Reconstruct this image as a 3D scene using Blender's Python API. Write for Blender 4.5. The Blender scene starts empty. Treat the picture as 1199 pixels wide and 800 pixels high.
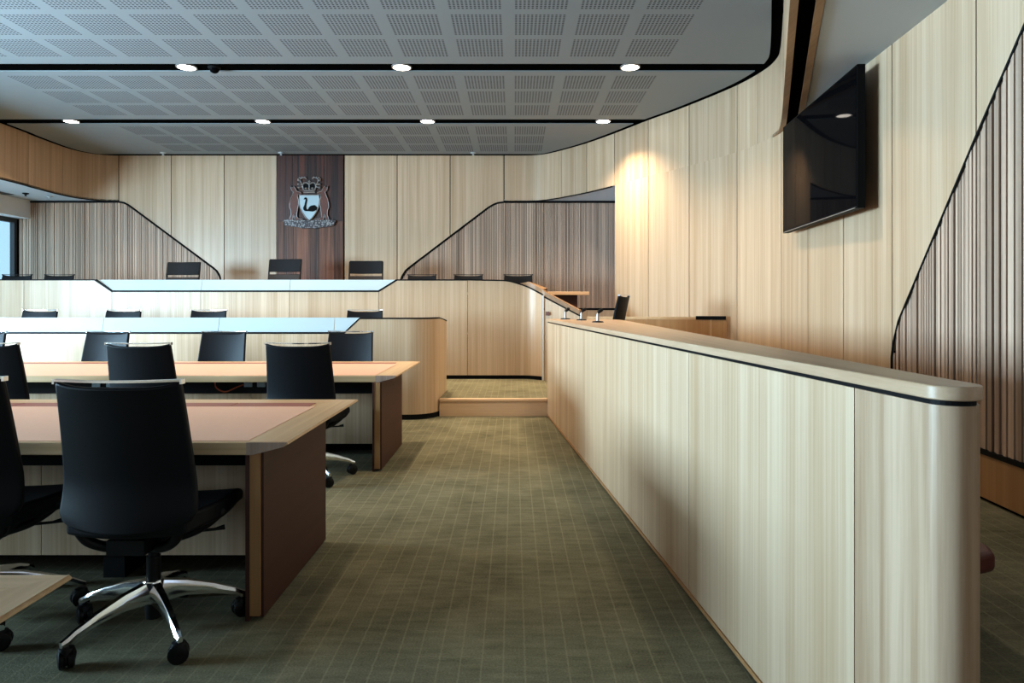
import bpy, bmesh, math, random
from mathutils import Vector
PI = math.pi
random.seed(7)
scene = bpy.context.scene
COL = scene.collection

# ------------------------------------------------------------------ camera numbers
F, CX, HY, CAMZ = 800.0, 602.0, 356.0, 1.30      # focal length in pixels of a 1199 x 800 frame
BY = 12.25                                       # back wall distance
def bx(px): return (px - CX) * BY / F            # back wall: pixel column -> X
def bz(py): return CAMZ + (HY - py) * BY / F     # back wall: pixel row -> Z

# ------------------------------------------------------------------ materials
def new_mat(name):
    m = bpy.data.materials.new(name); m.use_nodes = True
    nt = m.node_tree
    return m, nt, nt.nodes['Principled BSDF']

def plain(name, col, rough=.5, metal=0., spec=.5, emit=None, estr=0., noise=0., coat=0.):
    m, nt, b = new_mat(name)
    b.inputs['Base Color'].default_value = (*col, 1)
    b.inputs['Roughness'].default_value = rough
    b.inputs['Metallic'].default_value = metal
    b.inputs['Specular IOR Level'].default_value = spec
    b.inputs['Coat Weight'].default_value = coat
    if emit:
        b.inputs['Emission Color'].default_value = (*emit, 1)
        b.inputs['Emission Strength'].default_value = estr
    if noise:
        tc = nt.nodes.new('ShaderNodeTexCoord'); n = nt.nodes.new('ShaderNodeTexNoise')
        n.inputs['Scale'].default_value = 60; n.inputs['Detail'].default_value = 4
        r = nt.nodes.new('ShaderNodeMixRGB'); r.blend_type = 'MULTIPLY'; r.inputs[0].default_value = noise
        r.inputs[1].default_value = (*col, 1)
        nt.links.new(tc.outputs['Object'], n.inputs['Vector'])
        nt.links.new(n.outputs['Fac'], r.inputs[2]); nt.links.new(r.outputs[0], b.inputs['Base Color'])
    return m

def wood(name, dark, light, axis='z', rough=.42, coat=.15, var=.16, fine=70., stripe=.5, island=True, bump=0.):
    m, nt, b = new_mat(name); N = nt.nodes.new; L = nt.links.new
    geo = N('ShaderNodeNewGeometry')
    mp = N('ShaderNodeMapping')
    lo = .7
    mp.inputs['Scale'].default_value = {'z': (fine, fine, lo), 'x': (lo, fine, fine), 'y': (fine, lo, fine)}[axis]
    L(geo.outputs['Position'], mp.inputs['Vector'])
    vec = mp.outputs['Vector']
    if island:
        add = N('ShaderNodeVectorMath'); add.operation = 'ADD'
        mul = N('ShaderNodeVectorMath'); mul.operation = 'SCALE'; mul.inputs['Scale'].default_value = 37.
        comb = N('ShaderNodeCombineXYZ')
        for k in range(3): L(geo.outputs['Random Per Island'], comb.inputs[k])
        L(comb.outputs[0], mul.inputs[0]); L(vec, add.inputs[0]); L(mul.outputs[0], add.inputs[1]); vec = add.outputs[0]
    n1 = N('ShaderNodeTexNoise'); n1.inputs['Scale'].default_value = 1.; n1.inputs['Detail'].default_value = 5; n1.inputs['Roughness'].default_value = .65
    L(vec, n1.inputs['Vector'])
    mp2 = N('ShaderNodeVectorMath'); mp2.operation = 'SCALE'; mp2.inputs['Scale'].default_value = .16
    L(vec, mp2.inputs[0])
    n2 = N('ShaderNodeTexNoise'); n2.inputs['Scale'].default_value = 1.; n2.inputs['Detail'].default_value = 2
    L(mp2.outputs[0], n2.inputs['Vector'])
    mix = N('ShaderNodeMath'); mix.operation = 'MULTIPLY_ADD'; mix.inputs[1].default_value = stripe
    half = N('ShaderNodeMath'); half.operation = 'MULTIPLY'; half.inputs[1].default_value = 1 - stripe
    L(n1.outputs['Fac'], half.inputs[0]); L(n2.outputs['Fac'], mix.inputs[0]); L(half.outputs[0], mix.inputs[2])
    ramp = N('ShaderNodeValToRGB')
    ramp.color_ramp.elements[0].position = .37; ramp.color_ramp.elements[0].color = (*dark, 1)
    ramp.color_ramp.elements[1].position = .62; ramp.color_ramp.elements[1].color = (*light, 1)
    L(mix.outputs[0], ramp.inputs[0])
    out = ramp.outputs[0]
    if var and island:
        hsv = N('ShaderNodeHueSaturation')
        mr = N('ShaderNodeMapRange'); mr.inputs['To Min'].default_value = 1 - var; mr.inputs['To Max'].default_value = 1 + var * .5
        L(geo.outputs['Random Per Island'], mr.inputs['Value']); L(mr.outputs[0], hsv.inputs['Value'])
        L(out, hsv.inputs['Color']); out = hsv.outputs[0]
    L(out, b.inputs['Base Color'])
    b.inputs['Roughness'].default_value = rough
    b.inputs['Coat Weight'].default_value = coat; b.inputs['Coat Roughness'].default_value = .3
    if bump:
        bp = N('ShaderNodeBump'); bp.inputs['Strength'].default_value = bump; bp.inputs['Distance'].default_value = .004
        L(n1.outputs['Fac'], bp.inputs['Height']); L(bp.outputs[0], b.inputs['Normal'])
    return m

M = {}
M['oak'] = wood('pale_oak_veneer', (.54, .37, .23), (.71, .545, .39), 'z', var=.10)
M['oak_end'] = wood('figured_oak_end', (.42, .275, .17), (.64, .47, .33), 'z', fine=26, stripe=.35)
M['oak_y'] = wood('pale_oak_rail', (.50, .335, .21), (.64, .475, .335), 'y', rough=.36, fine=35, island=False)
M['oak_x'] = wood('oak_desk_edge', (.56, .36, .19), (.72, .51, .31), 'x', rough=.38, fine=45, island=False)
M['oak_yd'] = wood('oak_desk_end_border', (.56, .36, .19), (.72, .51, .31), 'y', rough=.38, fine=45, island=False)
M['oak_step'] = wood('oak_step', (.72, .49, .31), (.85, .62, .42), 'x', rough=.4, fine=30, island=False)
M['oak_dark'] = wood('warm_oak', (.42, .22, .09), (.52, .30, .14), 'z', rough=.45, fine=60)
M['rim'] = wood('bulkhead_rim_oak', (.30, .17, .085), (.42, .26, .14), 'y', rough=.5, fine=40)
M['slat'] = wood('slat_timber', (.46, .31, .225), (.70, .53, .41), 'z', rough=.5, coat=0, var=.28, fine=40)
M['jarrah'] = wood('dark_jarrah', (.012, .006, .005), (.12, .035, .018), 'z', rough=.45, var=.5, fine=38, stripe=.35, bump=.6)
M['jarrah_low'] = wood('rough_red_jarrah', (.035, .014, .009), (.26, .105, .055), 'z', rough=.55, var=.5, fine=42, stripe=.3, bump=1.)
M['endgrain'] = wood('end_grain_oak', (.36, .25, .19), (.50, .37, .30), 'z', fine=90, island=False)
M['leather'] = plain('peach_leather', (.78, .48, .345), .58, noise=.08)
M['slotred'] = plain('burgundy_leather', (.36, .13, .10), .5, noise=.15)
M['burgundy'] = wood('burgundy_laminate', (.060, .019, .012), (.080, .027, .017), 'y', rough=.6, coat=0, fine=30, island=False)
M['black'] = plain('matt_black', (.006, .006, .007), .7, spec=.2)
M['trim'] = plain('black_trim', (.004, .004, .005), .6, spec=.2)
M['recess'] = plain('black_recess', (.003, .003, .003), .9, spec=0.)
M['chairleather'] = plain('black_leather', (.007, .008, .011), .5, spec=.22, noise=.2)
M['brownleather'] = plain('dark_brown_leather', (.04, .03, .026), .45, spec=.3, noise=.2)
M['plastic'] = plain('black_plastic', (.007, .007, .008), .4, spec=.3)
M['chrome'] = plain('polished_chrome', (.80, .81, .83), .12, 1.)
M['silver'] = plain('silver_metal', (.45, .43, .42), .38, .6)
M['white'] = plain('white_plaster', (.80, .80, .80), .8)
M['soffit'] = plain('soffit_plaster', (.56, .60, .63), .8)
M['screen'] = plain('screen_glass', (.004, .004, .005), .03, spec=.06)
M['screen'].node_tree.nodes['Principled BSDF'].inputs['IOR'].default_value = 1.25
M['tvcase'] = plain('screen_case', (.005, .005, .006), .5, spec=.1)
M['backglass'] = plain('pale_blue_glass', (.46, .56, .61), .12, spec=.35)
M['frame'] = plain('dark_window_frame', (.03, .035, .04), .4)
M['lamp'] = plain('downlight_lens', (.9, .9, .9), .4, emit=(1, .93, .82), estr=14)
M['shieldmat'] = plain('silver_shield', (.52, .62, .66), .3, .2)
M['roo'] = plain('red_brown_bronze', (.23, .085, .06), .45, noise=.5)
M['seatred'] = plain('burgundy_seat_leather', (.16, .045, .035), .4, noise=.15)
M['orange'] = plain('orange_cable', (.5, .1, .03), .5)
M['socket'] = plain('pale_socket', (.35, .45, .55), .4)

def glass_mat():
    m = bpy.data.materials.new('window_pane'); m.use_nodes = True; nt = m.node_tree
    nt.nodes.clear()
    o = nt.nodes.new('ShaderNodeOutputMaterial'); t = nt.nodes.new('ShaderNodeBsdfTransparent'); g = nt.nodes.new('ShaderNodeBsdfGlossy')
    t.inputs['Color'].default_value = (.80, .93, .97, 1); g.inputs['Roughness'].default_value = .02
    mx = nt.nodes.new('ShaderNodeMixShader'); mx.inputs[0].default_value = .06
    nt.links.new(t.outputs[0], mx.inputs[1]); nt.links.new(g.outputs[0], mx.inputs[2]); nt.links.new(mx.outputs[0], o.inputs[0])
    return m
M['pane'] = glass_mat()

def speckle():
    m, nt, b = new_mat('speckled_silver_relief')
    tc = nt.nodes.new('ShaderNodeTexCoord'); v = nt.nodes.new('ShaderNodeTexVoronoi'); v.inputs['Scale'].default_value = 34
    r = nt.nodes.new('ShaderNodeValToRGB'); r.color_ramp.elements[0].position = .25; r.color_ramp.elements[0].color = (.42, .40, .39, 1)
    r.color_ramp.elements[1].position = .6; r.color_ramp.elements[1].color = (.06, .045, .05, 1)
    nt.links.new(tc.outputs['Object'], v.inputs['Vector']); nt.links.new(v.outputs['Distance'], r.inputs[0]); nt.links.new(r.outputs[0], b.inputs['Base Color'])
    b.inputs['Roughness'].default_value = .4
    return m
M['speckle'] = speckle()

class NG:                                        # tiny helper to write node maths
    def __init__(s, nt): s.nt = nt
    def m(s, op, a, b=None, c=None):
        n = s.nt.nodes.new('ShaderNodeMath'); n.operation = op
        for k, v in enumerate((a, b, c)):
            if v is None: continue
            if isinstance(v, (int, float)): n.inputs[k].default_value = v
            else: s.nt.links.new(v, n.inputs[k])
        return n.outputs[0]

def carpet():
    m, nt, b = new_mat('olive_striped_carpet'); N = nt.nodes.new; L = nt.links.new; g = NG(nt)
    geo = N('ShaderNodeNewGeometry'); sp = N('ShaderNodeSeparateXYZ'); L(geo.outputs['Position'], sp.inputs[0])
    x, y = sp.outputs['X'], sp.outputs['Y']
    wob = N('ShaderNodeTexNoise'); wob.inputs['Scale'].default_value = 30; L(geo.outputs['Position'], wob.inputs['Vector'])
    xx = g.m('ADD', x, g.m('MULTIPLY', g.m('SUBTRACT', wob.outputs['Fac'], .5), .006))
    d = g.m('ABSOLUTE', g.m('SUBTRACT', g.m('FLOORED_MODULO', xx, .078), .039))
    line = g.m('SUBTRACT', 1, g.m('SMOOTH_MIN', g.m('DIVIDE', d, .0055), 1, .1))
    line = g.m('MAXIMUM', line, 0)
    # weave dashes across
    dy = g.m('ABSOLUTE', g.m('SUBTRACT', g.m('FLOORED_MODULO', y, .026), .013))
    weave = g.m('MULTIPLY', g.m('LESS_THAN', dy, .0045), .5)
    big = N('ShaderNodeTexNoise'); big.inputs['Scale'].default_value = 2.6; big.inputs['Detail'].default_value = 6; big.inputs['Roughness'].default_value = .62
    L(geo.outputs['Position'], big.inputs['Vector'])
    mp = N('ShaderNodeMapping'); mp.inputs['Scale'].default_value = (6, 30, 1); L(geo.outputs['Position'], mp.inputs['Vector'])
    st = N('ShaderNodeTexNoise'); st.inputs['Scale'].default_value = 1.; st.inputs['Detail'].default_value = 4; L(mp.outputs[0], st.inputs['Vector'])
    fz = N('ShaderNodeTexNoise'); fz.inputs['Scale'].default_value = 130; fz.inputs['Detail'].default_value = 2; L(geo.outputs['Position'], fz.inputs['Vector'])
    tone = g.m('ADD', g.m('MULTIPLY', big.outputs['Fac'], .55), g.m('ADD', g.m('MULTIPLY', st.outputs['Fac'], .38), g.m('MULTIPLY', fz.outputs['Fac'], .42)))
    r = N('ShaderNodeValToRGB')
    r.color_ramp.elements[0].position = .42; r.color_ramp.elements[0].color = (.094, .088, .055, 1)
    r.color_ramp.elements[1].position = .86; r.color_ramp.elements[1].color = (.280, .264, .180, 1)
    L(tone, r.inputs[0])
    mx = N('ShaderNodeMixRGB'); mx.inputs[2].default_value = (.33, .31, .21, 1); L(r.outputs[0], mx.inputs[1])
    fac = g.m('MINIMUM', g.m('MULTIPLY', g.m('ADD', g.m('MULTIPLY', line, .62), g.m('MULTIPLY', weave, 0.)), g.m('ADD', .45, g.m('MULTIPLY', fz.outputs['Fac'], .9))), 1)
    L(fac, mx.inputs[0]); L(mx.outputs[0], b.inputs['Base Color'])
    b.inputs['Roughness'].default_value = .95; b.inputs['Specular IOR Level'].default_value = .1
    bp = N('ShaderNodeBump'); bp.inputs['Strength'].default_value = .4; bp.inputs['Distance'].default_value = .004
    L(fz.outputs['Fac'], bp.inputs['Height']); L(bp.outputs[0], b.inputs['Normal'])
    return m
M['carpet'] = carpet()

def perforated():
    m, nt, b = new_mat('perforated_acoustic_board'); N = nt.nodes.new; L = nt.links.new; g = NG(nt)
    geo = N('ShaderNodeNewGeometry'); sp = N('ShaderNodeSeparateXYZ'); L(geo.outputs['Position'], sp.inputs[0])
    x, y = sp.outputs['X'], sp.outputs['Y']
    u = g.m('FLOORED_MODULO', x, .59)
    t = g.m('FLOORED_MODULO', g.m('SUBTRACT', y, 5.66), 2.27)
    v = g.m('FLOORED_MODULO', t, .59)
    inb = g.m('MULTIPLY', g.m('LESS_THAN', u, .481), g.m('MULTIPLY', g.m('LESS_THAN', v, .481), g.m('LESS_THAN', t, 1.77)))
    xmax = g.m('SUBTRACT', 1.70, g.m('MULTIPLY', g.m('GREATER_THAN', y, 9.95), 1.18))
    inb = g.m('MULTIPLY', inb, g.m('MULTIPLY', g.m('LESS_THAN', x, xmax), g.m('GREATER_THAN', x, -5.9)))
    hu = g.m('SUBTRACT', g.m('FLOORED_MODULO', u, .037), .0185)
    hv = g.m('SUBTRACT', g.m('FLOORED_MODULO', v, .037), .0185)
    rad = g.m('SQRT', g.m('ADD', g.m('MULTIPLY', hu, hu), g.m('MULTIPLY', hv, hv)))
    hole = g.m('MULTIPLY', inb, g.m('LESS_THAN', rad, .0115))
    mx = N('ShaderNodeMixRGB'); mx.inputs[1].default_value = (.29, .325, .35, 1); mx.inputs[2].default_value = (.07, .077, .083, 1)
    L(hole, mx.inputs[0]); L(mx.outputs[0], b.inputs['Base Color'])
    b.inputs['Roughness'].default_value = .85
    return m
M['perf'] = perforated()

# ------------------------------------------------------------------ mesh helper
class MB:
    def __init__(s): s.v = []; s.f = []
    def add(s, vs, fs):
        o = len(s.v); s.v += [tuple(p) for p in vs]; s.f += [tuple(i + o for i in f) for f in fs]
        return s
    def box(s, x0, x1, y0, y1, z0, z1):
        v = [(x, y, z) for z in (z0, z1) for x, y in ((x0, y0), (x1, y0), (x1, y1), (x0, y1))]
        return s.add(v, [(3, 2, 1, 0), (4, 5, 6, 7), (0, 1, 5, 4), (1, 2, 6, 5), (2, 3, 7, 6), (3, 0, 4, 7)])
    def loft(s, a, b):                            # two rings of equal length, capped
        n = len(a)
        return s.add(list(a) + list(b), [tuple(range(n))[::-1], tuple(range(n, 2 * n))] + [(i, (i + 1) % n, n + (i + 1) % n, n + i) for i in range(n)])
    def plan(s, pts, z0, z1):
        return s.loft([(x, y, z0) for x, y in pts], [(x, y, z1) for x, y in pts])
    def ribbon(s, path, z0, z1, t):
        """wall strip along a plan path; z0/z1 scalar or per point; t > 0 thickens to the right of travel"""
        n = len(path); off = offset(path, t)
        g = lambda z, i: z[i] if isinstance(z, (list, tuple)) else z
        vs = []
        for i in range(n):
            (x, y), (p, q) = path[i], off[i]
            vs += [(x, y, g(z0, i)), (x, y, g(z1, i)), (p, q, g(z1, i)), (p, q, g(z0, i))]
        fs = [(3, 2, 1, 0), tuple(4 * (n - 1) + k for k in range(4))]
        for i in range(n - 1):
            a, b = 4 * i, 4 * i + 4
            fs += [(a + k, a + (k + 1) % 4, b + (k + 1) % 4, b + k) for k in range(4)]
        return s.add(vs, fs)
    def tube(s, pts, r, n=8, closed=False):
        pts = [Vector(p) for p in pts]; m = len(pts); rings = []
        rr = r if isinstance(r, (list, tuple)) else [r] * m
        for i, p in enumerate(pts):
            a = pts[(i - 1) % m] if (i or closed) else p
            b = pts[(i + 1) % m] if (i < m - 1 or closed) else p
            d = (b - a).normalized()
            up = Vector((0, 0, 1)) if abs(d.z) < .95 else Vector((0, 1, 0))
            e = d.cross(up).normalized(); h = e.cross(d)
            rings.append([p + (e * math.cos(2 * PI * k / n) + h * math.sin(2 * PI * k / n)) * rr[i] for k in range(n)])
        vs = [q for ring in rings for q in ring]; fs = []
        for i in range(m if closed else m - 1):
            for k in range(n):
                fs.append((i * n + k, i * n + (k + 1) % n, ((i + 1) % m) * n + (k + 1) % n, ((i + 1) % m) * n + k))
        if not closed:
            fs += [tuple(range(n))[::-1], tuple((m - 1) * n + k for k in range(n))]
        return s.add(vs, fs)
    def lathe(s, prof, n=20, c=(0, 0, 0), axis='z', cap=True):
        vs = []; fs = []
        for r, h in prof:
            for k in range(n):
                a = 2 * PI * k / n; p = (r * math.cos(a), r * math.sin(a), h)
                if axis == 'x': p = (p[2], p[0], p[1])
                if axis == 'y': p = (p[0], p[2], p[1])
                vs.append((p[0] + c[0], p[1] + c[1], p[2] + c[2]))
        for i in range(len(prof) - 1):
            for k in range(n):
                fs.append((i * n + k, i * n + (k + 1) % n, (i + 1) * n + (k + 1) % n, (i + 1) * n + k))
        if cap: fs += [tuple(range(n))[::-1], tuple((len(prof) - 1) * n + k for k in range(n))]
        return s.add(vs, fs)
    def build(s, name, mat, parent=None, bevel=0., seg=2, smooth=None, subsurf=0, off=None):
        me = bpy.data.meshes.new(name)
        o3 = off if off is not None else ((parent['_o'] if parent is not None and '_o' in parent else (0, 0, 0)))
        me.from_pydata([(x - o3[0], y - o3[1], z - o3[2]) for x, y, z in s.v], [], s.f)
        bm = bmesh.new(); bm.from_mesh(me); bmesh.ops.recalc_face_normals(bm, faces=bm.faces[:]); bm.to_mesh(me); bm.free()
        me.materials.append(M[mat])
        o = bpy.data.objects.new(name, me); COL.objects.link(o); o['_o'] = o3
        if parent is not None: o.parent = parent
        if bevel:
            b = o.modifiers.new('bevel', 'BEVEL'); b.width = bevel; b.segments = seg; b.limit_method = 'ANGLE'; b.angle_limit = math.radians(40)
        if subsurf:
            q = o.modifiers.new('subsurf', 'SUBSURF'); q.levels = q.render_levels = subsurf
        if smooth:
            me.polygons.foreach_set('use_smooth', [True] * len(me.polygons)); me.set_sharp_from_angle(angle=math.radians(smooth))
        return o

def offset(path, t):
    out = []; n = len(path)
    for i in range(n):
        a = path[max(i - 1, 0)]; b = path[min(i + 1, n - 1)]
        dx, dy = b[0] - a[0], b[1] - a[1]; l = math.hypot(dx, dy) or 1
        out.append((path[i][0] + dy / l * t, path[i][1] - dx / l * t))
    return out

def spline(pts, k=6):
    out = []
    for i in range(len(pts) - 1):
        p0 = pts[max(i - 1, 0)]; p1 = pts[i]; p2 = pts[i + 1]; p3 = pts[min(i + 2, len(pts) - 1)]
        for j in range(k):
            t = j / k; t2 = t * t; t3 = t2 * t
            out.append(tuple(.5 * (2 * p1[d] + (p2[d] - p0[d]) * t + (2 * p0[d] - 5 * p1[d] + 4 * p2[d] - p3[d]) * t2 + (3 * p1[d] - p0[d] - 3 * p2[d] + p3[d]) * t3) for d in range(len(p1))))
    out.append(tuple(pts[-1])); return out

def arc(cx, cy, r, a0, a1, n=10):
    return [(cx + r * math.cos(math.radians(a0 + (a1 - a0) * i / n)), cy + r * math.sin(math.radians(a0 + (a1 - a0) * i / n))) for i in range(n + 1)]

def thing(name, label, cat, loc=(0, 0, 0), rz=0., group=None):
    o = bpy.data.objects.new(name, None); COL.objects.link(o); o.empty_display_size = .2
    o.location = loc; o.rotation_euler = (0, 0, rz); o['label'] = label; o['category'] = cat
    if group: o['group'] = group
    o['_o'] = loc
    return o
def tag(o, label, cat, group=None):
    o['label'] = label; o['category'] = cat
    if group: o['group'] = group
    return o
def struct(o): o['kind'] = 'structure'; return o
def local(root): root['_o'] = (0, 0, 0); return root
def dup(root, loc, rz, label):
    r = root.copy(); COL.objects.link(r); r.location = loc; r.rotation_euler = (0, 0, rz); r['label'] = label
    for ch in list(root.children):
        c = ch.copy(); COL.objects.link(c); c.parent = r
        for g in list(ch.children):
            d = g.copy(); COL.objects.link(d); d.parent = c
    return r

# ================================================================== the setting
ZS, ZC = 3.15, 3.95            # soffit and main ceiling heights
XW = -8.90                     # window wall
wx = lambda y: 2.35 + .07 * y  # right wall line
xf = lambda y: 1.014 - .08 * y     # front of the dividing wall
xb = lambda y: .964 + .0285 * y    # back edge of its counter

# floors
struct(MB().plan([(XW, -3), (xf(-3) + .06, -3), (xf(7.95) + .06, 7.95), (XW, 7.95)], -.1, 0).build('floor', 'carpet'))
struct(MB().plan([(xf(-3) + .062, -3), (wx(-3) + .1, -3), (wx(7.3) + .1, 7.3), (2.95, 8), (2.6, 8.9), (2.2, 9.6), (1.7, 10.1), (xf(7.93) + .4, 10.1), (xf(7.93) + .062, 7.93)], -.1, .2).build('floor_gallery', 'carpet'))
struct(MB().plan([(XW, 7.93), (xf(7.93) + .06, 7.93), (xf(7.93) + .399, 10.1), (XW, 10.1)], -.1, .2).build('floor_platform', 'carpet'))
struct(MB().box(XW, 2.6, 10.1, BY + .1, -.1, .75).build('floor_dais', 'carpet'))
# step: riser and nosing
riser = MB().box(-.865, xf(7.9) + .02, 7.905, 7.93, 0, .17).build('trim_1', 'oak_step'); struct(riser)
struct(MB().box(-.865, xf(7.9) + .02, 7.885, 7.95, .172, .206).build('trim_2', 'oak_step', bevel=.006))

# back wall -------------------------------------------------------
wb = MB().box(XW - .1, 3.2, BY + .05, BY + .15, 0, 4.2).build('wall_back', 'recess'); struct(wb)
Lb = [(bx(139), bz(236.5)), (bx(145), bz(237.5)), (bx(150), bz(240)), (bx(156), bz(244.2)), (bx(250), bz(314)), (bx(254), bz(317.5)), (bx(257), bz(322.5)), (bx(259.5), bz(330)), (bx(262), bz(352)), (bx(262), .75)]
Rb = [(bx(466), .75), (bx(466), bz(352)), (bx(468.5), bz(330)), (bx(471), bz(323.5)), (bx(475), bz(317)), (bx(479), bz(313.5)), (bx(572), bz(243)), (bx(578), bz(239.5)), (bx(583), bz(237.7)), (bx(590), bz(236.8))]
def zcut(s, poly, dflt):
    for (a, za), (b, zb_) in zip(poly, poly[1:]):
        if min(a, b) <= s <= max(a, b) and abs(b - a) > 1e-6: return za + (zb_ - za) * (s - a) / (b - a)
    return dflt
def cut_panel(a, b, poly, dflt, ztop):
    ss = sorted({a, b} | {p[0] for p in poly if a + 1e-4 < p[0] < b - 1e-4})
    low = []
    for s in ss: low.append((s, max(zcut(s, poly, dflt(s)), .2)))
    return [(a, ztop), (b, ztop)] + low[::-1]
gap = .007
mb = MB()
seams = [bx(p) for p in (139, 200.5, 262.5, 324)]
for a, b in zip(seams, seams[1:]):
    P = cut_panel(a + gap, b - gap, Lb, lambda s: .75, 4.1)
    mb.loft([(x, BY, z) for x, z in P], [(x, BY + .045, z) for x, z in P])
seams = [bx(p) for p in (403, 465, 527, 590)]
for a, b in zip(seams, seams[1:]):
    P = cut_panel(a + gap, b - gap, Rb, lambda s: .75, 4.1)
    mb.loft([(x, BY, z) for x, z in P], [(x, BY + .045, z) for x, z in P])
mb.build('veneer_panel', 'oak', wb)
# slats on the back wall
def slat_top_left(x): return bz(236.5) if x < Lb[0][0] else zcut(x, Lb, .75)
def slat_top_right(x): return bz(236.8) if x > Rb[-1][0] else zcut(x, Rb, .75)
def slat_strip(xs0, xs1, topf, zlow):
    m = MB(); x = xs0
    while x < xs1 - .02:
        z1 = min(topf(x + .002), topf(x + .024)); d = random.choice((0, 0, .006, .012))
        if z1 > zlow + .03: m.box(x, x + .024, BY + .0 + d, BY + .04, zlow, z1 - .012)
        x += .030
    return m
slat_strip(XW + .02, bx(262), slat_top_left, .78).build('slat_panel', 'slat', wb)
slat_strip(bx(466), 2.25, slat_top_right, 1.225).build('slat_panel', 'slat', wb)
MB().box(bx(560), 2.25, BY - .005, BY + .04, 1.19, 1.225).build('slat_trim', 'trim', wb)
MB().box(bx(466) + .03, 2.25, BY, BY + .04, .75, 1.19).build('skirting', 'oak', wb)
for pl, x0, x1 in ((Lb, XW, None), (Rb, None, 2.25)):
    pts = [p for p in pl if p[1] > .8]
    pts = ([(x0, pts[0][1])] if x0 is not None else []) + pts + ([(x1, pts[-1][1])] if x1 is not None else [])
    MB().tube([(x, BY - .002, z) for x, z in pts], .017, 6).build('slat_edging', 'trim', wb)

# ring bulkhead ----------------------------------------------------
def px_of(p): return CX + F * p[0] / p[1]
right_up = spline([(-.18, BY), (.2, BY), (.42, 12.21), (.61, 12.08), (.85, 11.80), (1.21, 11.30), (1.57, 10.65), (1.94, 9.90), (2.29, 9.26), (2.68, 8.40), (2.83, 7.85), (2.85, 7.45), (2.75, 7.05), (2.33, 5.90), (1.62, 4.0), (.70, 1.5)], 8)
left_up = spline([(-7.40, 1.5), (-7.50, 6), (-7.56, 10.05), (-7.61, 10.8), (-7.64, 11.5), (-7.60, 11.85), (-7.45, 12.12), (-7.25, 12.23), (bx(139), BY)], 8)
def split(path, f, cuts):
    """cut a path where f(p) crosses the given values, in order of travel"""
    out = [[path[0]]]; cuts = list(cuts)
    for a, b in zip(path, path[1:]):
        while cuts and (f(a) - cuts[0]) * (f(b) - cuts[0]) <= 0 and f(a) != f(b):
            t = (cuts[0] - f(a)) / (f(b) - f(a)); q = (a[0] + (b[0] - a[0]) * t, a[1] + (b[1] - a[1]) * t)
            if math.dist(out[-1][-1], q) > 1e-5: out[-1].append(q)
            out.append([q]); cuts.pop(0)
        if math.dist(out[-1][-1], b) > 1e-5: out[-1].append(b)
    return [s for s in out if len(s) > 1]
def shrink(path, g):
    """pull both ends of a path in by g"""
    p = list(path)
    for e in (0, -1):
        a = p[e]; b = p[1 if e == 0 else -2]; l = math.dist(a, b)
        if l > g * 1.2: p[e] = (a[0] + (b[0] - a[0]) * g / l, a[1] + (b[1] - a[1]) * g / l)
        elif len(p) > 2: p.pop(e)
    return p
bulk = MB().ribbon(offset(right_up, -.012)[:], ZS + .03, 4.18, -.02)
bulk.ribbon(offset(left_up, -.012), ZS + .03, 4.18, -.02)
bk = bulk.build('wall_bulkhead', 'recess'); struct(bk)
m = MB()
back_part = [p for p in right_up if p[1] > 7.9]; front_part = [p for p in right_up if p[1] <= 7.95]
for s in split(back_part, px_of, (657, 687, 719.5, 759, 807, 863)):
    m.ribbon(shrink(s, .007), ZS, 4.15, -.012)
m.ribbon([p for p in front_part if p[1] > 6.2], ZS, 4.15, -.012)
for y1, y0 in ((6.2, 4.0), (4.0, 1.4)):
    m.ribbon(shrink([p for p in front_part if y0 <= p[1] <= y1], .004), ZS, 4.15, -.012)
lf = lambda p: p[1] if p[0] < -7.55 else 12.4 + p[0]
for s in split(left_up, lambda p: p[1] * 10 + (p[0] if p[1] > 11.7 else 0), (40, 58, 76.5, 92, 106.9, 115.6)):
    m.ribbon(shrink(s, .007), ZS, 4.15, -.012)
m.build('veneer_panel', 'oak', bk)
free = [p for p in right_up if p[1] < 7.55]
MB().ribbon(free, ZS - .012, ZS + .02, -.05).build('rim', 'rim', bk)
MB().ribbon(offset(free, -.051), ZS + .02, ZS + .03, -.10).build('track_channel', 'recess', bk)
MB().ribbon(offset(free, -.15), ZS - .012, ZS + .02, -.05).build('rim', 'rim', bk)
MB().ribbon([(x, y) for x, y in left_up], ZS - .012, ZS + .02, -.03).build('rim', 'trim', bk)
MB().ribbon([p for p in right_up if p[1] > 10.7], ZS - .012, ZS + .005, -.03).build('rim', 'trim', bk)

# diagonal and right wall -----------------------------------------
low = spline([(1.57, 10.65), (1.94, 9.90), (2.29, 9.26), (2.68, 8.40), (2.82, 7.85), (wx(7.35), 7.35), (wx(6.9), 6.9)], 8)
wr = MB().ribbon(offset(low, -.02), 0, ZS + .0, -.12).plan([(wx(6.9) + .02, 6.9), (wx(-3) + .02, -3), (wx(-3) + .15, -3), (wx(6.9) + .15, 6.9)], 0, 3.3).build('wall_right', 'recess'); struct(wr)
m = MB()
for s in split(low, px_of, (759, 807, 863, 914.5)):
    if s[0][1] > 7.0: m.ribbon(shrink(s, .006), .2, ZS, -.016)
ends = [2.35 / ((p - CX) / F - .07) for p in (914.5, 946, 987.5, 1044.5, 1143)] + [2.85, 1.9, .95, 0, -1, -2, -3]
Wb = [(4.87, .485), (4.869, .92), (4.845, 1.02), (4.77, 1.18), (4.244, 1.81), (3.884, 2.24), (3.476, 2.71), (3.10, 3.14), (3.0, 3.16)]
def wpanel(m, P, t=.016):
    m.loft([(wx(y), y, z) for y, z in P], [(wx(y) + t, y, z) for y, z in P])
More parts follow.
